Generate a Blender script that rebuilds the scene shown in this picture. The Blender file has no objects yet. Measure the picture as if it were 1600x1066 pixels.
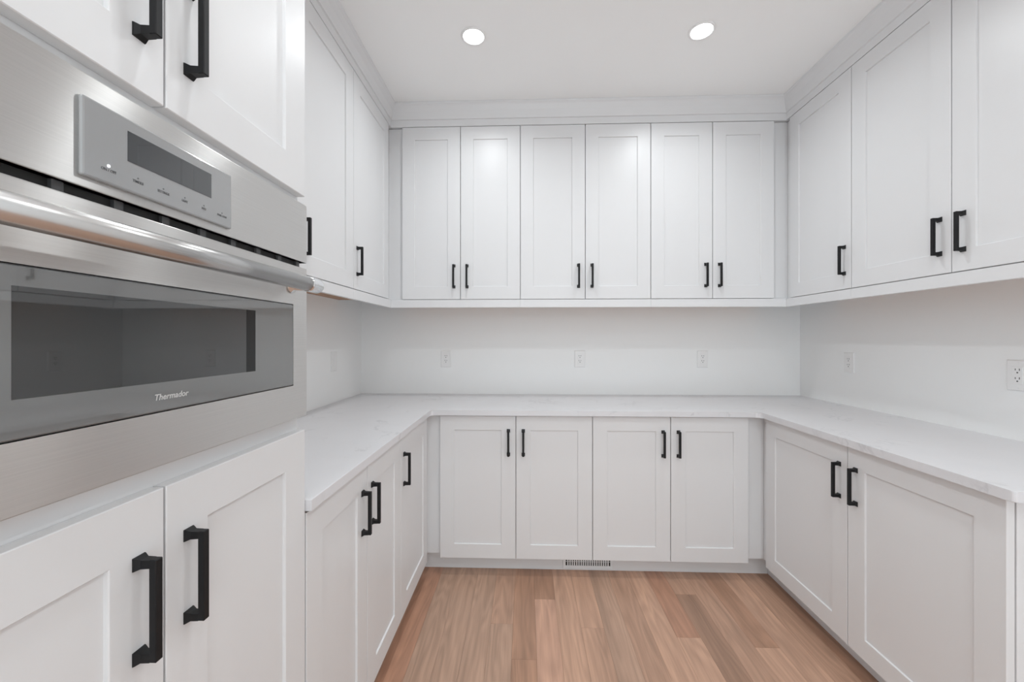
import bpy, bmesh, math, random
from mathutils import Vector

scene = bpy.context.scene
coll = scene.collection
random.seed(7)

# ------------------------------------------------------------------ camera
CAM_H = 1.3032
cam_data = bpy.data.cameras.new('camera')
cam = bpy.data.objects.new('camera', cam_data)
coll.objects.link(cam)
cam.location = (0, 0, CAM_H)
cam.rotation_euler = (math.pi / 2, 0, 0.0344)
cam_data.sensor_fit = 'HORIZONTAL'
cam_data.sensor_width = 36.0
cam_data.lens = 36.0 * 623.15 / 1600
cam_data.shift_y = -3.68 / 1600
cam_data.clip_start = 0.02
scene.camera = cam

# ------------------------------------------------------------------ world + exposure
LAMP_POWER = 4.05          # watts of each recessed ceiling lamp
world = bpy.data.worlds.new('world')
scene.world = world
world.use_nodes = True
world.node_tree.nodes['Background'].inputs['Color'].default_value = (0.88, 0.955, 1.0, 1)
world.node_tree.nodes['Background'].inputs['Strength'].default_value = 2.1
scene.cycles.diffuse_bounces = 8
vs = scene.view_settings
vs.view_transform = 'Standard'
vs.look = 'None'
vs.exposure = 0.10
vs.gamma = 1.0
vs.use_curve_mapping = False

# ------------------------------------------------------------------ key dimensions (metres)
XL, XR, D = -1.1677, 1.8771, 2.7964       # side walls, end wall
YREAR = -2.1
ZCEIL = 2.743
XLC, XRC, YC = -0.517, 1.2412, 2.154      # worktop front edges
ZC, ZCB = 0.914, 0.8855
XLD, XRD, YD = -0.532, 1.2646, 2.1809     # base door faces
XLT, XRT, YT = -0.607, 1.340, 2.258       # toe kicks
XLU, XRU, YU = -0.8310, 1.5545, 2.4346    # wall cabinet door faces
ZDB, ZDT = 0.0976, 0.8790                 # base doors
ZUB, ZUD, ZUT = 1.4944, 1.5455, 2.6042    # light rail bottom, wall doors
DT = 0.0205                               # door thickness
GAP = 0.0018                              # half the gap between doors
STILE = 0.078
YTOW0, YTOW1 = 0.1945, 0.9460             # oven tower


# ------------------------------------------------------------------ materials
def new_mat(name):
    m = bpy.data.materials.new(name)
    m.use_nodes = True
    nt = m.node_tree
    return m, nt, nt.nodes['Principled BSDF']


def node(nt, kind, **kw):
    n = nt.nodes.new(kind)
    for k, v in kw.items():
        if k in n.inputs:
            n.inputs[k].default_value = v
        else:
            setattr(n, k, v)
    return n


def painted(name, col, rough, var=0.015, scale=6.0, bump=0.0, spec=0.5):
    m, nt, b = new_mat(name)
    tc = node(nt, 'ShaderNodeTexCoord')
    no = node(nt, 'ShaderNodeTexNoise', Scale=scale, Detail=3.0)
    nt.links.new(tc.outputs['Object'], no.inputs['Vector'])
    mx = node(nt, 'ShaderNodeMix', data_type='RGBA')
    mx.inputs[6].default_value = (*[c * (1 - var) for c in col], 1)
    mx.inputs[7].default_value = (*[min(1, c * (1 + var)) for c in col], 1)
    nt.links.new(no.outputs['Fac'], mx.inputs[0])
    nt.links.new(mx.outputs[2], b.inputs['Base Color'])
    b.inputs['Roughness'].default_value = rough
    b.inputs['Specular IOR Level'].default_value = spec
    if bump:
        n2 = node(nt, 'ShaderNodeTexNoise', Scale=420.0, Detail=2.0)
        nt.links.new(tc.outputs['Object'], n2.inputs['Vector'])
        bp = node(nt, 'ShaderNodeBump', Strength=bump, Distance=0.001)
        nt.links.new(n2.outputs['Fac'], bp.inputs['Height'])
        nt.links.new(bp.outputs['Normal'], b.inputs['Normal'])
    return m


M_CAB = painted('cabinet_white_paint', (0.720, 0.724, 0.733), 0.35, 0.006, 6.0, 0, 0.42)
M_WALL = painted('wall_paint', (0.88, 0.888, 0.888), 0.75, 0.01, 3.0, 0.12)
M_CEIL = painted('ceiling_paint', (0.935, 0.945, 0.945), 0.85, 0.008, 3.0, 0.1)
M_BLACK = painted('matte_black_metal', (0.007, 0.007, 0.008), 0.48, 0.05, 40.0, 0, 0.28)
M_PLASTIC = painted('white_plastic', (0.84, 0.84, 0.84), 0.35, 0.004)
M_SLOT = painted('dark_slot', (0.03, 0.03, 0.032), 0.6, 0.05)
M_VOID = painted('black_vent', (0.008, 0.008, 0.008), 0.6, 0.05)
M_VENTGREY = painted('vent_spacer_grey', (0.05, 0.05, 0.052), 0.5, 0.05)
M_REG = painted('register_white_enamel', (0.74, 0.75, 0.76), 0.4, 0.01)
M_SUB = painted('subfloor', (0.10, 0.06, 0.04), 0.9, 0.05)
M_TOUCH = painted('grey_touch_glass', (0.31, 0.315, 0.32), 0.10, 0.01)
M_DISPLAY = painted('dark_display', (0.035, 0.038, 0.042), 0.03, 0.02)
M_ICON = painted('dark_print', (0.10, 0.10, 0.105), 0.4, 0.02)
M_LOGO = painted('silver_print', (0.62, 0.62, 0.62), 0.35, 0.01)
M_GLASS = painted('grey_oven_glass', (0.16, 0.165, 0.165), 0.02, 0.01, 6.0, 0, 0.8)
M_GLASSRIM = painted('dark_glass_rim', (0.09, 0.09, 0.09), 0.15, 0.01)


for m_, ior in ((M_GLASS, 2.1), (M_TOUCH, 1.8), (M_DISPLAY, 2.0)):
    b_ = m_.node_tree.nodes['Principled BSDF']
    b_.inputs['IOR'].default_value = ior
    b_.inputs['Specular IOR Level'].default_value = 0.5


M_INNER = painted('black_inner_frame', (0.004, 0.004, 0.004), 0.08, 0.02)


def m_window():
    m, nt, b = new_mat('oven_window_mesh')
    tc = node(nt, 'ShaderNodeTexCoord')
    no = node(nt, 'ShaderNodeTexNoise', Scale=900.0, Detail=1.0)
    nt.links.new(tc.outputs['Object'], no.inputs['Vector'])
    cr = node(nt, 'ShaderNodeValToRGB')
    cr.color_ramp.elements[0].color = (0.003, 0.003, 0.003, 1)
    cr.color_ramp.elements[1].color = (0.022, 0.022, 0.022, 1)
    nt.links.new(no.outputs['Fac'], cr.inputs['Fac'])
    nt.links.new(cr.outputs['Color'], b.inputs['Base Color'])
    b.inputs['Roughness'].default_value = 0.025
    b.inputs['IOR'].default_value = 2.1
    return m


M_WINDOW = m_window()


def m_steel(name, rough, aniso, col=(0.56, 0.55, 0.535)):
    m, nt, b = new_mat(name)
    tc = node(nt, 'ShaderNodeTexCoord')
    mp = node(nt, 'ShaderNodeMapping')
    mp.inputs['Scale'].default_value = (1.0, 4.0, 700.0)
    nt.links.new(tc.outputs['Object'], mp.inputs['Vector'])
    no = node(nt, 'ShaderNodeTexNoise', Scale=1.0, Detail=3.0)
    nt.links.new(mp.outputs['Vector'], no.inputs['Vector'])
    mx = node(nt, 'ShaderNodeMix', data_type='RGBA')
    mx.inputs[6].default_value = (*[c * 0.93 for c in col], 1)
    mx.inputs[7].default_value = (*[c * 1.07 for c in col], 1)
    nt.links.new(no.outputs['Fac'], mx.inputs[0])
    nt.links.new(mx.outputs[2], b.inputs['Base Color'])
    b.inputs['Metallic'].default_value = 1.0
    b.inputs['Roughness'].default_value = rough
    if aniso:
        b.inputs['Anisotropic'].default_value = aniso
        tv = node(nt, 'ShaderNodeCombineXYZ')
        tv.inputs[2].default_value = 1.0
        nt.links.new(tv.outputs[0], b.inputs['Tangent'])
    return m


M_STEEL = m_steel('brushed_steel', 0.34, 1.0, (0.71, 0.70, 0.685))
M_STEELBAR = m_steel('satin_steel_bar', 0.27, 0.0, (0.55, 0.545, 0.54))
M_CHROME = m_steel('polished_chrome', 0.06, 0.0, (0.78, 0.79, 0.80))


def m_quartz():
    m, nt, b = new_mat('white_quartz')
    tc = node(nt, 'ShaderNodeTexCoord')
    n1 = node(nt, 'ShaderNodeTexNoise', Scale=2.2, Detail=6.0, Roughness=0.6, Distortion=0.6)
    nt.links.new(tc.outputs['Object'], n1.inputs['Vector'])
    sub = node(nt, 'ShaderNodeMath', operation='SUBTRACT')
    sub.inputs[1].default_value = 0.5
    nt.links.new(n1.outputs['Fac'], sub.inputs[0])
    ab = node(nt, 'ShaderNodeMath', operation='ABSOLUTE')
    nt.links.new(sub.outputs[0], ab.inputs[0])
    vein = node(nt, 'ShaderNodeMapRange')
    vein.inputs['From Min'].default_value = 0.0
    vein.inputs['From Max'].default_value = 0.016
    vein.inputs['To Min'].default_value = 1.0
    vein.inputs['To Max'].default_value = 0.0
    nt.links.new(ab.outputs[0], vein.inputs['Value'])
    n2 = node(nt, 'ShaderNodeTexNoise', Scale=4.5, Detail=2.0)
    nt.links.new(tc.outputs['Object'], n2.inputs['Vector'])
    msk = node(nt, 'ShaderNodeMapRange')
    msk.inputs['From Min'].default_value = 0.46
    msk.inputs['From Max'].default_value = 0.68
    nt.links.new(n2.outputs['Fac'], msk.inputs['Value'])
    mul = node(nt, 'ShaderNodeMath', operation='MULTIPLY')
    nt.links.new(vein.outputs[0], mul.inputs[0])
    nt.links.new(msk.outputs[0], mul.inputs[1])
    n3 = node(nt, 'ShaderNodeTexNoise', Scale=9.0, Detail=5.0)
    nt.links.new(tc.outputs['Object'], n3.inputs['Vector'])
    base = node(nt, 'ShaderNodeMix', data_type='RGBA')
    base.inputs[6].default_value = (0.66, 0.66, 0.68, 1)
    base.inputs[7].default_value = (0.70, 0.70, 0.72, 1)
    nt.links.new(n3.outputs['Fac'], base.inputs[0])
    mx = node(nt, 'ShaderNodeMix', data_type='RGBA')
    mx.inputs[7].default_value = (0.53, 0.53, 0.55, 1)
    nt.links.new(mul.outputs[0], mx.inputs[0])
    nt.links.new(base.outputs[2], mx.inputs[6])
    nt.links.new(mx.outputs[2], b.inputs['Base Color'])
    b.inputs['Roughness'].default_value = 0.32
    return m


M_QUARTZ = m_quartz()


def m_wood(name, use_obj_color, col=(0.5, 0.3, 0.2), rough=0.42):
    m, nt, b = new_mat(name)
    tc = node(nt, 'ShaderNodeTexCoord')
    oi = node(nt, 'ShaderNodeObjectInfo')
    off = node(nt, 'ShaderNodeVectorMath', operation='SCALE')
    off.inputs[0].default_value = (7.3, 31.0, 5.1)
    nt.links.new(oi.outputs['Random'], off.inputs['Scale'])
    add = node(nt, 'ShaderNodeVectorMath', operation='ADD')
    nt.links.new(tc.outputs['Object'], add.inputs[0])
    nt.links.new(off.outputs[0], add.inputs[1])
    # growth-ring cathedral figure: contour lines of a stretched low-frequency field
    mpA = node(nt, 'ShaderNodeMapping')
    mpA.inputs['Scale'].default_value = (9.0, 1.1, 4.0)
    nt.links.new(add.outputs[0], mpA.inputs['Vector'])
    fld = node(nt, 'ShaderNodeTexNoise', Scale=1.0, Detail=2.0, Roughness=0.45)
    nt.links.new(mpA.outputs['Vector'], fld.inputs['Vector'])
    k = node(nt, 'ShaderNodeMath', operation='MULTIPLY')
    k.inputs[1].default_value = 70.0
    nt.links.new(fld.outputs['Fac'], k.inputs[0])
    sn = node(nt, 'ShaderNodeMath', operation='SINE')
    nt.links.new(k.outputs[0], sn.inputs[0])
    ring = node(nt, 'ShaderNodeMapRange')
    ring.inputs['From Min'].default_value = -1.0
    ring.inputs['From Max'].default_value = 1.0
    nt.links.new(sn.outputs[0], ring.inputs['Value'])
    # fine pores along the board
    mpB = node(nt, 'ShaderNodeMapping')
    mpB.inputs['Scale'].default_value = (190.0, 7.0, 30.0)
    nt.links.new(add.outputs[0], mpB.inputs['Vector'])
    por = node(nt, 'ShaderNodeTexNoise', Scale=1.0, Detail=3.0)
    nt.links.new(mpB.outputs['Vector'], por.inputs['Vector'])
    # broad streaks
    mpC = node(nt, 'ShaderNodeMapping')
    mpC.inputs['Scale'].default_value = (26.0, 0.9, 4.0)
    nt.links.new(add.outputs[0], mpC.inputs['Vector'])
    brd = node(nt, 'ShaderNodeTexNoise', Scale=1.0, Detail=2.0)
    nt.links.new(mpC.outputs['Vector'], brd.inputs['Vector'])
    s1 = node(nt, 'ShaderNodeMath', operation='MULTIPLY_ADD')
    s1.inputs[1].default_value = 0.17
    nt.links.new(ring.outputs[0], s1.inputs[0])
    s2 = node(nt, 'ShaderNodeMath', operation='MULTIPLY_ADD')
    s2.inputs[1].default_value = 0.45
    nt.links.new(por.outputs['Fac'], s2.inputs[0])
    s3 = node(nt, 'ShaderNodeMath', operation='MULTIPLY')
    s3.inputs[1].default_value = 0.80
    nt.links.new(brd.outputs['Fac'], s3.inputs[0])
    nt.links.new(s3.outputs[0], s2.inputs[2])
    nt.links.new(s2.outputs[0], s1.inputs[2])
    val = node(nt, 'ShaderNodeMapRange')
    val.inputs['From Min'].default_value = 0.40
    val.inputs['From Max'].default_value = 1.10
    val.inputs['To Min'].default_value = 0.70
    val.inputs['To Max'].default_value = 1.24
    nt.links.new(s1.outputs[0], val.inputs['Value'])
    sc = node(nt, 'ShaderNodeVectorMath', operation='SCALE')
    if use_obj_color:
        nt.links.new(oi.outputs['Color'], sc.inputs[0])
    else:
        sc.inputs[0].default_value = col
    nt.links.new(val.outputs[0], sc.inputs['Scale'])
    nt.links.new(sc.outputs[0], b.inputs['Base Color'])
    b.inputs['Roughness'].default_value = rough
    bp = node(nt, 'ShaderNodeBump', Strength=0.12, Distance=0.0006)
    nt.links.new(por.outputs['Fac'], bp.inputs['Height'])
    nt.links.new(bp.outputs['Normal'], b.inputs['Normal'])
    return m


M_OAK = m_wood('oak_floor', True)
M_PLY = m_wood('unfinished_maple_ply', False, (0.50, 0.31, 0.20), 0.6)


def m_emit(name, col, strength):
    m, nt, b = new_mat(name)
    b.inputs['Base Color'].default_value = (0.9, 0.9, 0.9, 1)
    b.inputs['Emission Color'].default_value = (*col, 1)
    b.inputs['Emission Strength'].default_value = strength
    return m


# ------------------------------------------------------------------ object helpers
WLOC = {}


def link(o, world_loc, parent=None):
    coll.objects.link(o)
    w = Vector(world_loc)
    if parent is not None:
        o.parent = parent
        o.location = w - WLOC[parent.name]
    else:
        o.location = w
    WLOC[o.name] = w
    return o


def tag(o, label=None, cat=None, group=None, kind=None):
    if label: o['label'] = label
    if cat: o['category'] = cat
    if group: o['group'] = group
    if kind: o['kind'] = kind
    return o


def thing(name, loc, label, cat, group=None):
    o = bpy.data.objects.new(name, None)
    o.empty_display_size = 0.05
    link(o, loc)
    return tag(o, label, cat, group)


def from_bm(name, bm, mat, parent=None, origin=None, smooth=False):
    """bm carries world coordinates; the object's origin goes to its base centre."""
    bmesh.ops.recalc_face_normals(bm, faces=bm.faces)
    if origin is None:
        xs = [v.co.x for v in bm.verts]; ys = [v.co.y for v in bm.verts]; zs = [v.co.z for v in bm.verts]
        origin = Vector(((min(xs) + max(xs)) / 2, (min(ys) + max(ys)) / 2, min(zs)))
    origin = Vector(origin)
    for v in bm.verts:
        v.co -= origin
    me = bpy.data.meshes.new(name)
    bm.to_mesh(me)
    bm.free()
    if smooth:
        for p in me.polygons:
            p.use_smooth = True
    me.materials.append(mat)
    o = bpy.data.objects.new(name, me)
    link(o, origin, parent)
    return o


def add_box(bm, lo, hi, bevel=0.0, seg=1):
    lo, hi = [min(a, b) for a, b in zip(lo, hi)], [max(a, b) for a, b in zip(lo, hi)]
    vs_ = [bm.verts.new((x, y, z)) for x in (lo[0], hi[0]) for y in (lo[1], hi[1]) for z in (lo[2], hi[2])]
    idx = [(0, 1, 3, 2), (4, 6, 7, 5), (0, 4, 5, 1), (2, 3, 7, 6), (0, 2, 6, 4), (1, 5, 7, 3)]
    fs = [bm.faces.new([vs_[i] for i in f]) for f in idx]
    if bevel:
        es = list({e for f in fs for e in f.edges})
        bmesh.ops.bevel(bm, geom=es, offset=bevel, segments=seg, affect='EDGES', profile=0.5)


def box(name, lo, hi, mat, parent=None, bevel=0.0, seg=1):
    bm = bmesh.new()
    add_box(bm, lo, hi, bevel, seg)
    return from_bm(name, bm, mat, parent)


def add_prism(bm, pts, axis, a, b):
    """pts: 2D outline in the two axes other than `axis`, extruded from a to b."""
    def mk(p, t):
        q = list(p)
        q.insert(axis, t)
        return bm.verts.new(q)
    va = [mk(p, a) for p in pts]
    vb = [mk(p, b) for p in pts]
    bm.faces.new(va)
    bm.faces.new(vb[::-1])
    n = len(pts)
    for i in range(n):
        bm.faces.new((va[i], vb[i], vb[(i + 1) % n], va[(i + 1) % n]))


def add_rings(bm, rings, cap=True):
    vr = [[bm.verts.new(p) for p in r] for r in rings]
    for r0, r1 in zip(vr, vr[1:]):
        n = len(r0)
        for i in range(n):
            bm.faces.new((r0[i], r0[(i + 1) % n], r1[(i + 1) % n], r1[i]))
    if cap:
        bm.faces.new(vr[0])
        bm.faces.new(vr[-1])


# three runs: position along the run (a), outward distance from the plane (d), height (z)
def run_map(run, plane):
    if run == 'B':
        return lambda a, d, z: Vector((a, plane - d, z))
    if run == 'L':
        return lambda a, d, z: Vector((plane + d, a, z))
    return lambda a, d, z: Vector((plane - d, a, z))


# ------------------------------------------------------------------ shaker door with bar handle
def handle_mesh(run):
    f = run_map(run, 0.0)
    bm = bmesh.new()
    half, w = 0.0700, 0.0056
    p, q = f(-w, 0.0195, -half), f(w, 0.0300, half)
    add_box(bm, p, q, 0.0011, 1)
    for s in (-1, 1):
        def ring(wa, z0, z1, d):
            return [f(-wa, d, s * z0), f(wa, d, s * z0), f(wa, d, s * z1), f(-wa, d, s * z1)]
        add_rings(bm, [ring(0.0092, 0.0550, 0.0735, 0.0), ring(0.0088, 0.0555, 0.0730, 0.0022),
                       ring(0.0060, 0.0578, 0.0700, 0.0085), ring(0.0055, 0.0585, 0.0698, 0.0205)])
    bmesh.ops.recalc_face_normals(bm, faces=bm.faces)
    me = bpy.data.meshes.new('handle')
    bm.to_mesh(me)
    bm.free()
    me.materials.append(M_BLACK)
    return me


HANDLE = {r: handle_mesh(r) for r in 'BLR'}


def shaker_door(parent, run, plane, a0, a1, z0, z1, handle_a, handle_z):
    a0, a1 = min(a0, a1) + GAP, max(a0, a1) - GAP
    f = run_map(run, plane)

    def loop(ins, d):
        return [f(a0 + ins, d, z0 + ins), f(a1 - ins, d, z0 + ins), f(a1 - ins, d, z1 - ins), f(a0 + ins, d, z1 - ins)]
    bm = bmesh.new()
    b = 0.0012
    rings = [loop(STILE, -DT), loop(0.0, -DT), loop(0.0, -b), loop(b, 0.0), loop(STILE - b, 0.0), loop(STILE, -b),
             loop(STILE + 0.0012, -0.0078), loop(STILE, -DT)]
    vr = [[bm.verts.new(p) for p in r] for r in rings[:-1]]
    vr.append(vr[0])
    for r0, r1 in zip(vr, vr[1:]):
        for i in range(4):
            bm.faces.new((r0[i], r0[(i + 1) % 4], r1[(i + 1) % 4], r1[i]))
    d = from_bm('door', bm, M_CAB, parent)
    bm = bmesh.new()
    s = STILE - 0.004
    add_box(bm, f(a0 + s, -0.0062, z0 + s), f(a1 - s, -0.0150, z1 - s))
    from_bm('panel', bm, M_CAB, d)
    if handle_a is not None:
        h = bpy.data.objects.new('handle', HANDLE[run])
        link(h, f(handle_a, 0.0, handle_z), d)
        h['label'] = 'matte black square bar pull'
    return d


def rail_piece(name, parent, run, plane, a0, a1, z0, z1, d0, d1, mat=None, bevel=0.0008):
    f = run_map(run, plane)
    return box(name, f(a0, d0, z0), f(a1, d1, z1), mat or M_CAB, parent, bevel)


HOFF = 0.0405     # handle centre from the door's meeting edge

# ================================================================== SETTING
T = 0.12
bm = bmesh.new(); add_box(bm, (XL - T, YREAR - T, -0.10), (XR + T, D + T, -0.020))
floor = tag(from_bm('floor', bm, M_SUB), kind='structure')
floor['label'] = 'oak plank floor running towards the end wall'
tag(box('ceiling', (XL - T, YREAR - T, ZCEIL + 0.0005), (XR + T, D + T, ZCEIL + 0.12), M_CEIL), kind='structure')
tag(box('wall_left', (XL - T, YREAR, -0.02), (XL - 0.0005, D, ZCEIL), M_WALL), kind='structure')
tag(box('wall_right', (XR + 0.0005, YREAR, -0.02), (XR + T, D, ZCEIL), M_WALL), kind='structure')
tag(box('wall_back', (XL - T, D + 0.0005, -0.02), (XR + T, D + T, ZCEIL), M_WALL), kind='structure')
# wall behind the camera, with the wide opening the daylight comes through
bm = bmesh.new()
OX0, OX1, OZ = -1.05, 1.75, 2.60
add_box(bm, (XL - T, YREAR - T, -0.02), (OX0, YREAR, ZCEIL))
add_box(bm, (OX1, YREAR - T, -0.02), (XR + T, YREAR, ZCEIL))
add_box(bm, (OX0, YREAR - T, OZ), (OX1, YREAR, ZCEIL))
tag(from_bm('wall_rear', bm, M_WALL), kind='structure')

# ---- floor planks
PW = 0.1025
BASE = (0.478, 0.292, 0.203)


def tint(r, g, b):
    return (BASE[0] * r, BASE[1] * g, BASE[2] * b)


LIGHT, MID, DARK = tint(1.12, 1.12, 1.12), tint(1.0, 1.0, 1.0), tint(0.74, 0.73, 0.72)
RED, PINK, TAN = tint(0.92, 0.82, 0.78), tint(1.16, 1.13, 1.15), tint(0.95, 1.0, 1.03)
BROWN = tint(0.84, 0.79, 0.75)
known = {  # column: (end joints seen, colours from the near side to the far side)
    -5: ([1.20], [RED, RED]), -4: ([0.9], [TAN, TAN]), -3: ([0.7], [TAN, TAN]), -2: ([1.1], [TAN, TAN]),
    -1: ([1.82], [TAN, MID]), 0: ([1.62], [BROWN, BROWN]), 1: ([1.998], [PINK, BROWN]), 2: ([0.8], [MID, LIGHT]),
    3: ([1.807], [MID, LIGHT]), 4: ([1.0], [MID, TAN]), 5: ([0.75], [MID, MID]), 6: ([1.15], [LIGHT, LIGHT]),
    7: ([1.764], [LIGHT, RED]), 8: ([2.06], [DARK, MID]), 9: ([0.95], [MID, MID]), 10: ([1.717], [LIGHT, BROWN]),
    11: ([0.7], [MID, LIGHT]), 12: ([1.2], [RED, MID]), 13: ([0.9], [BROWN, BROWN]),
}
for n in range(-11, 20):
    x0 = max(-0.058 + PW * n, XL + 0.0005)
    x1 = min(-0.058 + PW * (n + 1), XR - 0.0005)
    if x1 - x0 < 0.01:
        continue
    joints, cols = known.get(n, ([random.uniform(0.2, 1.8)], [random.choice([LIGHT, MID, TAN, BROWN]) for _ in range(2)]))
    cuts = [joints[0]]
    y = joints[0]
    while y > YREAR + 0.5:
        y -= random.uniform(0.9, 1.7)
        cuts.insert(0, max(y, YREAR))
    if cuts[0] > YREAR:
        cuts.insert(0, YREAR)
    cuts.append(D)
    nb = len(cuts) - 1
    for i in range(nb):
        y0, y1 = cuts[i], cuts[i + 1]
        if y1 - y0 < 0.02:
            continue
        g = 0.0002
        pl = box('plank', (x0 + g, y0 + g, -0.0198), (x1 - g, y1 - g, 0.0), M_OAK, floor, 0.0004)
        c = cols[1] if i == nb - 1 else (cols[0] if i == nb - 2 else random.choice([LIGHT, MID, TAN, BROWN]))
        k = random.uniform(0.97, 1.03)
        pl.color = (c[0] * k, c[1] * k, c[2] * k, 1)

# ---- crown trim above the cabinets (three mitred lengths and one over the tower)
PROF = [(-0.018, 2.6075), (0.0, 2.6075), (0.0, 2.648), (0.007, 2.650), (0.010, 2.664), (0.018, 2.695),
        (0.031, 2.722), (0.037, 2.730), (0.037, ZCEIL), (-0.018, ZCEIL)]


def crown(name, ends):
    """ends: two functions giving (x, y) for an outward distance p."""
    bm = bmesh.new()
    add_rings(bm, [[(*e(p), z) for p, z in PROF] for e in ends])
    return tag(from_bm(name, bm, M_CAB), kind='structure')


Y_RU_END = 1.0637
crown('trim_1', [lambda p: (XLU + p, YTOW1 + 0.001), lambda p: (XLU + p, YU - p)])
crown('trim_2', [lambda p: (XLU + p, YU - p), lambda p: (XRU - p, YU - p)])
crown('trim_3', [lambda p: (XRU - p, YU - p), lambda p: (XRU - p, Y_RU_END)])
crown('trim_4', [lambda p: (XLD + p, YTOW1), lambda p: (XLD + p, YTOW0)])

# ================================================================== WORKTOP
bm = bmesh.new()


def arc(cx, cy, r, t0, t1, n=6):
    return [(cx + r * math.cos(math.radians(t0 + (t1 - t0) * i / n)), cy + r * math.sin(math.radians(t0 + (t1 - t0) * i / n))) for i in range(n + 1)]


r1, r2, r3 = 0.016, 0.030, 0.010
YEND_R = 1.0560
out = [(XL, YTOW1 + 0.001), (XLC, YTOW1 + 0.001)]
out += arc(XLC + r1, YC - r1, r1, 180, 90, 5)
out += arc(XRC - r2, YC - r2, r2, 90, 0, 8)
out += arc(XRC + r3, YEND_R + r3, r3, 180, 270, 5)
out += [(XR, YEND_R), (XR, D), (XL, D)]
add_prism(bm, out, 2, ZCB, ZC)
bmesh.ops.bevel(bm, geom=[e for e in bm.edges if abs(e.verts[0].co.z - e.verts[1].co.z) < 1e-6],
                offset=0.0016, segments=2, affect='EDGES', profile=0.5)
tag(from_bm('countertop', bm, M_QUARTZ), 'white quartz worktop with faint grey veins wrapping three sides', 'countertop')


# ================================================================== WALL CABINETS
def wall_cabinet(run, a0, a1, doors, label, group, fill0=None, fill1=None):
    """doors: list of (edge, edge, handle position)"""
    plane = {'B': YU, 'L': XLU, 'R': XRU}[run]
    wall = {'B': D - YU, 'L': XLU - XL, 'R': XR - XRU}[run]
    f = run_map(run, plane)
    base = f((a0 + a1) / 2, -wall / 2, ZUB)
    t = thing('wall_cabinet', base, label, 'cabinet', group)
    e0, e1 = (fill0 if fill0 is not None else a0), (fill1 if fill1 is not None else a1)
    lo, hi = min(e0, e1), max(e0, e1)
    rail_piece('body', t, run, plane, lo + 0.0003, hi - 0.0003, ZUD + 0.006, 2.6065, -DT - 0.0005, -wall + 0.0005, bevel=0)
    rail_piece('face_frame', t, run, plane, lo + 0.0003, hi - 0.0003, ZUD - 0.0034, ZUD + 0.0058, -DT - 0.0005, -DT - 0.020, bevel=0)
    # unfinished underside, set up behind the light rail
    u = rail_piece('underside', t, run, plane, lo + 0.0003, hi - 0.0003, ZUD, ZUD + 0.0058, -DT - 0.0202, -wall + 0.0005, M_PLY, 0)
    u['label'] = 'bare orange-brown plywood underside'
    r0, r1 = lo, hi
    if run == 'B':
        r0, r1 = max(lo, XLU), min(hi, XRU)
    rail_piece('light_rail', t, run, plane, r0 + 0.0002, r1 - 0.0002, ZUB, ZUD - 0.0035, 0.0, -0.019, bevel=0.0006)
    for d0, d1, h in doors:
        shaker_door(t, run, plane, d0, d1, ZUD, ZUT, h, 1.6855)
    return t


G_UP = 'white shaker wall cabinets'
bx = [-0.763, -0.4001, -0.033, 0.3613, 0.755, 1.1216, 1.4844]
labs = ['two-door white wall cabinet over the outlet nearest the oven side, on the end wall',
        'widest two-door white wall cabinet at the middle of the end wall',
        'two-door white wall cabinet on the end wall beside the corner away from the oven']
fl = [(XLU - DT - 0.0004, None), (None, None), (None, XRU + DT + 0.0004)]
for i in range(3):
    a, b, c = bx[2 * i], bx[2 * i + 1], bx[2 * i + 2]
    wall_cabinet('B', a, c, [(a, b, b - HOFF), (b, c, b + HOFF)], labs[i], G_UP, fl[i][0], fl[i][1])
YLM = (YTOW1 + 1.8994) / 2
wall_cabinet('L', YTOW1 + 0.003, 1.8994, [(YTOW1 + 0.003, YLM, YLM - HOFF), (YLM, 1.8994, YLM + HOFF)],
             'two-door white wall cabinet partly hidden behind the oven tower', G_UP)
wall_cabinet('L', 1.8994, 2.394, [(1.8994, 2.394, 1.8994 + HOFF)],
             'single-door white wall cabinet in the corner on the oven side', G_UP, None, YU + DT + 0.0003)
wall_cabinet('R', 1.9605, 2.4080, [(1.9605, 2.4080, 1.9605 + HOFF)],
             'single-door white wall cabinet in the corner opposite the oven side', G_UP, None, YU + DT + 0.0003)
wall_cabinet('R', Y_RU_END, 1.9605, [(1.5121, 1.9605, 1.5121 + HOFF), (Y_RU_END, 1.5121, 1.5121 - HOFF)],
             'two-door white wall cabinet facing the oven tower', G_UP)


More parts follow.
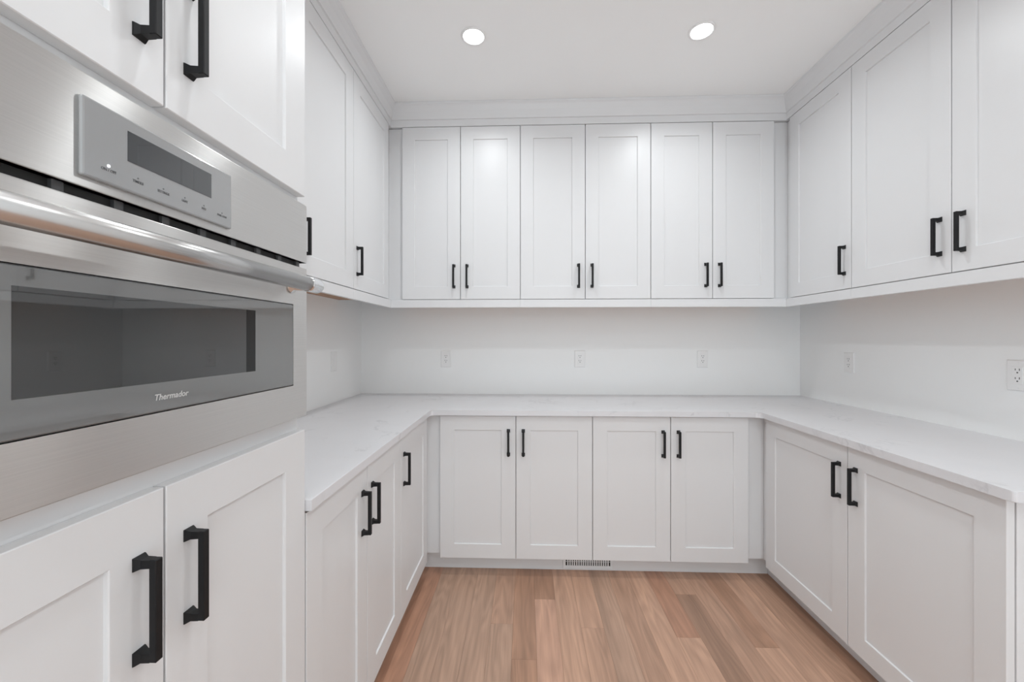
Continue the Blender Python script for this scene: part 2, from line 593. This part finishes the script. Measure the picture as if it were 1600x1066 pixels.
# ================================================================== BASE CABINETS
def base_cabinet(run, a0, a1, doors, label, fill0=None, fill1=None, end_panel=False):
    plane = {'B': YD, 'L': XLD, 'R': XRD}[run]
    wall = {'B': D - YD, 'L': XLD - XL, 'R': XR - XRD}[run]
    toe = {'B': YT - YD, 'L': XLD - XLT, 'R': XRT - XRD}[run]
    f = run_map(run, plane)
    t = thing('base_cabinet', f((a0 + a1) / 2, -wall / 2, 0.0), label, 'cabinet', 'white shaker base cabinets')
    e0, e1 = (fill0 if fill0 is not None else a0), (fill1 if fill1 is not None else a1)
    lo, hi = min(e0, e1), max(e0, e1)
    rail_piece('body', t, run, plane, lo + (0.0185 if end_panel else 0.0003), hi - 0.0003, 0.112, ZCB - 0.0005, -DT - 0.0005, -wall + 0.0005, bevel=0)
    k0, k1 = lo, hi
    if run == 'B':
        k0 = lo if fill0 is None else XLT + 0.0005
        k1 = hi if fill1 is None else XRT - 0.0005
    elif fill1 is not None:
        k1 = YT + 0.010
    if end_panel:
        k0 = lo + 0.0185
    rail_piece('toe_kick', t, run, plane, k0 + 0.0002, k1 - 0.0002, 0.0005, 0.1115, -toe, -toe - 0.016, bevel=0)
    for d0, d1, h in doors:
        shaker_door(t, run, plane, d0, d1, ZDB, ZDT, h, 0.7345)
    if end_panel:
        rail_piece('end_panel', t, run, plane, a0 - 0.0005, a0 + 0.0180, 0.0005, ZCB - 0.0005, -DT - 0.0030, -wall + 0.0005, bevel=0.0008)
    return t


bb = [-0.4735, -0.0540, 0.3634, 0.7822, 1.1954]
base_cabinet('B', bb[0], bb[2], [(bb[0], bb[1], bb[1] - HOFF), (bb[1], bb[2], bb[1] + HOFF)],
             'two-door white base cabinet on the end wall, on the oven side of the toe-kick vent', fill0=XLD - DT - 0.0004)
base_cabinet('B', bb[2], bb[4], [(bb[2], bb[3], bb[3] - HOFF), (bb[3], bb[4], bb[3] + HOFF)],
             'two-door white base cabinet on the end wall, on the side away from the oven', fill1=XRD + DT + 0.0004)
base_cabinet('L', YTOW1 + 0.003, 1.6843, [(YTOW1 + 0.003, 1.323, 1.323 - HOFF), (1.323, 1.6843, 1.323 + HOFF)],
             'two-door white base cabinet right beside the oven tower')
base_cabinet('L', 1.6843, 2.1377, [(1.6843, 2.1377, 1.6843 + HOFF)],
             'single-door white base cabinet in the corner on the oven side', fill1=YD + DT + 0.0003)
base_cabinet('R', 1.0919, 2.1499, [(1.6134, 2.1499, 1.6134 + HOFF), (1.0919, 1.6134, 1.6134 - HOFF)],
             'wide two-door white base cabinet facing the oven tower', fill1=YD + DT + 0.0003, end_panel=True)

# ================================================================== OVEN TOWER CABINET
FX = XLD - DT - 0.0005            # face-frame plane
t = thing('oven_tower', ((XL + FX) / 2, (YTOW0 + YTOW1) / 2, 0), 'tall white cabinet tower housing the steel oven', 'cabinet')
OZ0, OZ1 = 1.119, 1.6218
OY0, OY1 = 0.1955, 0.9435
bm = bmesh.new()
NX = XL + 0.30                    # the niche the oven slides into is open to the front
add_box(bm, (XL + 0.0005, YTOW0, 0.105), (FX, YTOW1, OZ0 + 0.004))
add_box(bm, (XL + 0.0005, YTOW0, OZ1 - 0.004), (FX, YTOW1, 2.6065))
add_box(bm, (XL + 0.0005, YTOW0, OZ0 + 0.004), (FX, YTOW0 + 0.018, OZ1 - 0.004))
add_box(bm, (XL + 0.0005, YTOW1 - 0.018, OZ0 + 0.004), (FX, YTOW1, OZ1 - 0.004))
from_bm('body', bm, M_CAB, t)
rail_piece('toe_kick', t, 'L', XLD, YTOW0, YTOW1, 0.0005, 0.1045, -0.075, -0.091, bevel=0)
MID_T = 0.5708
for a0, a1, h in ((YTOW0 + 0.0005, MID_T, MID_T - HOFF), (MID_T, YTOW1, MID_T + HOFF)):
    shaker_door(t, 'L', XLD, a0, a1, ZDB, 1.0845, h, 0.9315)
    shaker_door(t, 'L', XLD, a0, a1, 1.6450, ZUT, h, 1.7880)

# ================================================================== OVEN
OX = -0.5270                       # front plane of fascia and door
ov = thing('built_in_oven', ((XL + OX) / 2, (OY0 + OY1) / 2, OZ0 + 0.0045),
           'stainless steel built-in oven with bar handle and grey glass door', 'oven')
box('housing', (XL + 0.05, YTOW0 + 0.0185, OZ0 + 0.0045), (FX - 0.001, YTOW1 - 0.0185, OZ1 - 0.0045), M_VOID, ov)
# fascia
cp = box('control_panel', (FX + 0.001, OY0, 1.4842), (OX, OY1, OZ1), M_STEEL, ov, 0.0014, 2)
cp['label'] = 'brushed steel control fascia'
tp = box('touch_panel', (OX - 0.001, 0.4515, 1.4968), (OX + 0.0055, 0.6905, 1.5925), M_TOUCH, cp, 0.0025, 2)
tp['label'] = 'raised grey glass touch panel'
box('display', (OX + 0.004, 0.5050, 1.5362), (OX + 0.0059, 0.6442, 1.5758), M_DISPLAY, cp)['label'] = 'dark display window'


def disc_x(name, x, y, z, r, mat, parent, n=14):
    bm = bmesh.new()
    ring = lambda xx: [(xx, y + r * math.cos(2 * math.pi * i / n), z + r * math.sin(2 * math.pi * i / n)) for i in range(n)]
    add_rings(bm, [ring(x), ring(x + 0.0004)])
    return from_bm(name, bm, mat, parent)


M_LED = m_emit('white_led', (0.9, 0.92, 1.0), 4.0)
disc_x('indicator_light', OX + 0.0056, 0.4812, 1.5192, 0.0017, M_LED, cp)['label'] = 'lit white indicator'


def text_x(name, s, y, z, size, mat, parent, x, shear=0.0, offset=0.0, width=None, rise=0.0003):
    """flat lettering on a plane facing +X, reading towards +Y; (y, z) is the start of the baseline"""
    cu = bpy.data.curves.new(name, 'FONT')
    cu.body = s
    cu.size = size
    cu.shear = shear
    cu.offset = offset
    cu.extrude = rise / 2
    cu.resolution_u = 3
    tmp = bpy.data.objects.new(name, cu)
    coll.objects.link(tmp)
    dg = bpy.context.evaluated_depsgraph_get()
    me = bpy.data.meshes.new_from_object(tmp.evaluated_get(dg))
    coll.objects.unlink(tmp)
    bpy.data.objects.remove(tmp)
    bpy.data.curves.remove(cu)
    x_ext = max(v.co.x for v in me.vertices) - min(v.co.x for v in me.vertices)
    k = width / x_ext if width else 1.0
    x_min = min(v.co.x for v in me.vertices)
    for v in me.vertices:
        px, py, pz = v.co
        v.co = (pz, (px - x_min) * k, py)
    me.materials.clear()
    me.materials.append(mat)
    o = bpy.data.objects.new(name, me)
    return link(o, (x, y, z), parent)


for s, yc, w, dot in (('ON / OFF', 0.4815, 0.0185, False), ('TIMERS', 0.5192, 0.0150, True), ('SETTINGS', 0.5569, 0.0185, True),
                      ('LIGHT', 0.5930, 0.0105, True), ('INFO', 0.6290, 0.0085, True), ('START / STOP', 0.6676, 0.0210, True)):
    text_x('lettering', s, yc - w / 2, 1.5122, 0.0050, M_ICON, cp, OX + 0.0057, 0, 0.00005, w)
    if dot:
        disc_x('key_dot', OX + 0.0055, yc, 1.5188, 0.0011, M_ICON, cp, 8)

# vent slot between fascia and door
vt = box('vent_slot', (FX + 0.001, OY0 + 0.012, 1.4700), (OX - 0.012, OY1 - 0.012, 1.4845), M_VOID, ov)
y = OY0 + 0.03
while y < OY1 - 0.03:
    box('vent_spacer', (OX - 0.013, y, 1.4715), (OX - 0.007, y + 0.012, 1.4838), M_VENTGREY, vt)
    y += 0.0685

# door: steel frame with the glass let into it
GY0, GY1, GZ0, GZ1 = 0.2490, 0.8873, 1.1965, 1.3812
dr_bm = bmesh.new()
DX0 = FX + 0.001


def ring_x(x, y0, y1, z0, z1):
    return [(x, y0, z0), (x, y1, z0), (x, y1, z1), (x, y0, z1)]


ra = [ring_x(DX0, GY0, GY1, GZ0, GZ1), ring_x(DX0, OY0, OY1, OZ0, 1.4705), ring_x(OX - 0.0014, OY0, OY1, OZ0, 1.4705),
      ring_x(OX, OY0 + 0.0014, OY1 - 0.0014, OZ0 + 0.0014, 1.4691), ring_x(OX, GY0, GY1, GZ0, GZ1)]
vr = [[dr_bm.verts.new(p) for p in r] for r in ra]
vr.append(vr[0])
for r0, r1 in zip(vr, vr[1:]):
    for i in range(4):
        dr_bm.faces.new((r0[i], r0[(i + 1) % 4], r1[(i + 1) % 4], r1[i]))
door = from_bm('oven_door', dr_bm, M_STEEL, ov)
door['label'] = 'brushed steel drop-down door frame'
e = 0.0006
box('glass_rim', (DX0 + 0.004, GY0 + e, GZ0 + e), (OX - 0.0030, GY1 - e, GZ1 - e), M_GLASSRIM, door)
gl = box('door_glass', (OX - 0.0029, GY0 + 0.0022, GZ0 + 0.0022), (OX + 0.0012, GY1 - 0.0022, GZ1 - 0.0022), M_GLASS, door, 0.0012, 2)
gl['label'] = 'grey mirrored glass'
box('window', (OX + 0.0010, 0.3900, 1.2402), (OX + 0.0015, 0.7583, 1.3578), M_WINDOW, door)['label'] = 'dark viewing window'
box('window_edge', (OX + 0.0011, 0.7335, 1.2402), (OX + 0.0017, 0.7583, 1.3578), M_INNER, door)
text_x('logo', 'Thermador', 0.5480, 1.2150, 0.0125, M_LOGO, door, OX + 0.0014, 0.22, 0.00012, 0.0565)


# handle: steel tube, chrome end caps, two posts
def tube(bm, p0, p1, prof, n=28):
    """prof: list of (distance along, radius)"""
    p0, p1 = Vector(p0), Vector(p1)
    ax = (p1 - p0).normalized()
    u = ax.orthogonal().normalized()
    v = ax.cross(u)
    rings = []
    for s, r in prof:
        c = p0 + ax * s
        rings.append([c + (u * math.cos(2 * math.pi * i / n) + v * math.sin(2 * math.pi * i / n)) * r for i in range(n)])
    add_rings(bm, rings)


HX, HZ, HY0, HY1 = -0.4780, 1.4235, 0.237, 0.9020
bm = bmesh.new()
tube(bm, (HX, HY0 + 0.045, HZ), (HX, HY1 - 0.045, HZ), [(0, 0.0158), (HY1 - HY0 - 0.09, 0.0158)])
hd = from_bm('handle', bm, M_STEELBAR, ov, smooth=False)
for p in hd.data.polygons:
    p.use_smooth = len(p.vertices) == 4
hd['label'] = 'round satin steel bar handle'
for y0, y1 in ((HY0 + 0.0455, HY0), (HY1 - 0.0455, HY1)):
    bm = bmesh.new()
    L = abs(y1 - y0)
    tube(bm, (HX, y0, HZ), (HX, y1, HZ), [(-0.001, 0.0150), (0.0, 0.0166), (0.003, 0.0172), (L - 0.006, 0.0172), (L - 0.002, 0.0158), (L, 0.0120)])
    ec = from_bm('end_cap', bm, M_CHROME, hd)
    for p in ec.data.polygons:
        p.use_smooth = len(p.vertices) == 4
    ec['label'] = 'polished chrome end cap'
    ym = y0 + (y1 - y0) * 0.5
    bm = bmesh.new()
    Lp = HX - OX - 0.004
    tube(bm, (OX + 0.0002, ym, HZ), (HX - 0.004, ym, HZ), [(0, 0.0185), (0.003, 0.0180), (0.008, 0.0125), (Lp, 0.0120)], 20)
    po = from_bm('handle_post', bm, M_CHROME, hd)
    for p in po.data.polygons:
        p.use_smooth = len(p.vertices) == 4


# ================================================================== OUTLETS
def outlet(run, plane, a, z, label, group, plain=False):
    f = run_map(run, plane)
    t = thing('wall_switch' if plain else 'power_outlet', f(a, 0.0, z - 0.0585), label, 'switch' if plain else 'outlet', group)
    bmx = bmesh.new()
    hw, hh = 0.0365, 0.0585

    def rg(w, h, d):
        return [f(a - w, d, z - h), f(a + w, d, z - h), f(a + w, d, z + h), f(a - w, d, z + h)]
    add_rings(bmx, [rg(hw, hh, 0.0003), rg(hw, hh, 0.0030), rg(hw - 0.003, hh - 0.003, 0.0058)])
    from_bm('cover_plate', bmx, M_PLASTIC, t)
    bmx = bmesh.new()
    add_rings(bmx, [rg(0.0172, 0.0340, 0.0045), rg(0.0172, 0.0340, 0.0068), rg(0.0166, 0.0334, 0.0074)])
    fc = from_bm('rocker' if plain else 'receptacle', bmx, M_PLASTIC, t)
    for s in (-1, 1):
        bmx = bmesh.new()
        cz = z + s * 0.0485
        add_rings(bmx, [[f(a + 0.003 * math.cos(k * math.pi / 4), d, cz + 0.003 * math.sin(k * math.pi / 4)) for k in range(8)] for d in (0.005, 0.0066)])
        from_bm('screw', bmx, M_PLASTIC, t)
    if not plain:
        for s in (-1, 1):
            cz = z + s * 0.0165 + 0.002
            for da, w, h, dz in ((-0.0064, 0.0012, 0.0042, 0.004), (0.0064, 0.0012, 0.0035, 0.004), (0.0, 0.0024, 0.0024, -0.0075)):
                box('slot', f(a + da - w, 0.0070, cz + dz - h), f(a + da + w, 0.00765, cz + dz + h), M_SLOT, fc)
    return t


outlet('B', D, -0.5616, 1.1605, 'white duplex outlet on the end wall, the one nearest the oven side', 'power outlets')
outlet('B', D, 0.3772, 1.1615, 'white duplex outlet at the middle of the end wall', 'power outlets')
outlet('B', D, 1.2188, 1.1620, 'white duplex outlet on the end wall, the one farthest from the oven', 'power outlets')
outlet('R', XR, 2.3788, 1.1634, 'white duplex outlet on the wall facing the oven, beside the room corner', 'power outlets')
outlet('R', XR, 1.5830, 1.1628, 'white duplex outlet on the wall facing the oven, away from the corner', 'power outlets')
outlet('L', XL, 2.3900, 1.1645, 'white wall plate with plain rectangular insert on the oven-side wall', None, True)

# ================================================================== TOE-KICK VENT
VX0, VX1, VZ0, VZ1 = 0.2085, 0.4900, 0.0090, 0.0900
vg = thing('vent_register', ((VX0 + VX1) / 2, YT, VZ0), 'white slotted air vent set in the toe kick below the end cabinets', 'vent')
bm = bmesh.new()
fy = YT - 0.0002
ring = lambda y, m_x, m_z: [(VX0 + m_x, y, VZ0 + m_z), (VX1 - m_x, y, VZ0 + m_z), (VX1 - m_x, y, VZ1 - m_z), (VX0 + m_x, y, VZ1 - m_z)]
rr = [ring(fy, 0.016, 0.017), ring(fy, 0, 0), ring(fy - 0.003, 0, 0), ring(fy - 0.005, 0.002, 0.002), ring(fy - 0.005, 0.016, 0.017)]
vr = [[bm.verts.new(p) for p in r] for r in rr]
vr.append(vr[0])
for a_, b_ in zip(vr, vr[1:]):
    for i in range(4):
        bm.faces.new((a_[i], a_[(i + 1) % 4], b_[(i + 1) % 4], b_[i]))
from_bm('frame', bm, M_REG, vg)
box('backing', (VX0 + 0.012, fy - 0.0010, VZ0 + 0.014), (VX1 - 0.012, fy - 0.0004, VZ1 - 0.014), M_VOID, vg)
ns = 20
for i in range(1, ns):
    xc = VX0 + 0.016 + (VX1 - VX0 - 0.032) * i / ns
    box('slat', (xc - 0.0034, fy - 0.0046, VZ0 + 0.0165), (xc + 0.0034, fy - 0.0012, VZ1 - 0.0165), M_REG, vg)
box('crossbar', (VX0 + 0.0155, fy - 0.0038, 0.0480), (VX1 - 0.0155, fy - 0.0013, 0.0500), M_REG, vg)


# ================================================================== RECESSED CEILING LIGHTS
M_LENS = m_emit('lamp_lens', (0.97, 0.985, 1.0), 6.0)


def ring_xy(cx, cy, r, z, n=40):
    return [(cx + r * math.cos(2 * math.pi * i / n), cy + r * math.sin(2 * math.pi * i / n), z) for i in range(n)]


def downlight(x, y, label):
    t = thing('ceiling_light', (x, y, ZCEIL - 0.006), label, 'light', 'recessed ceiling lights')
    bm = bmesh.new()
    prof = [(0.0475, ZCEIL), (0.0600, ZCEIL), (0.0600, ZCEIL - 0.002), (0.0570, ZCEIL - 0.0055), (0.0510, ZCEIL - 0.0060), (0.0478, ZCEIL - 0.0030)]
    vr = [[bm.verts.new(p) for p in ring_xy(x, y, r, z)] for r, z in prof]
    vr.append(vr[0])
    for a_, b_ in zip(vr, vr[1:]):
        for i in range(40):
            bm.faces.new((a_[i], a_[(i + 1) % 40], b_[(i + 1) % 40], b_[i]))
    from_bm('trim_ring', bm, M_PLASTIC, t, smooth=True)
    bm = bmesh.new()
    add_rings(bm, [ring_xy(x, y, 0.0476, ZCEIL - 0.0010), ring_xy(x, y, 0.0476, ZCEIL - 0.0040)])
    ln = from_bm('lens', bm, M_LENS, t)
    ln['label'] = 'glowing white lens'
    ld = bpy.data.lights.new('lamp', 'AREA')
    ld.shape = 'DISK'
    ld.size = 0.094
    ld.energy = LAMP_POWER
    ld.spread = math.radians(152)
    ld.color = (0.945, 0.985, 1.0)
    link(bpy.data.objects.new('lamp', ld), (x, y, ZCEIL - 0.0045), t)
    return t


LX0, LX1 = -0.248, 0.822
downlight(LX0, 1.890, 'round glowing downlight in the ceiling, the one on the oven side')
downlight(LX1, 1.893, 'round glowing downlight in the ceiling, the one away from the oven')
for k, y in enumerate((0.710, -0.470)):
    for x, side in ((LX0, 'on the oven side'), (LX1, 'away from the oven')):
        downlight(x, y, ['round downlight of the second pair counted from the end wall, ', 'round downlight of the third pair counted from the end wall, '][k] + side)
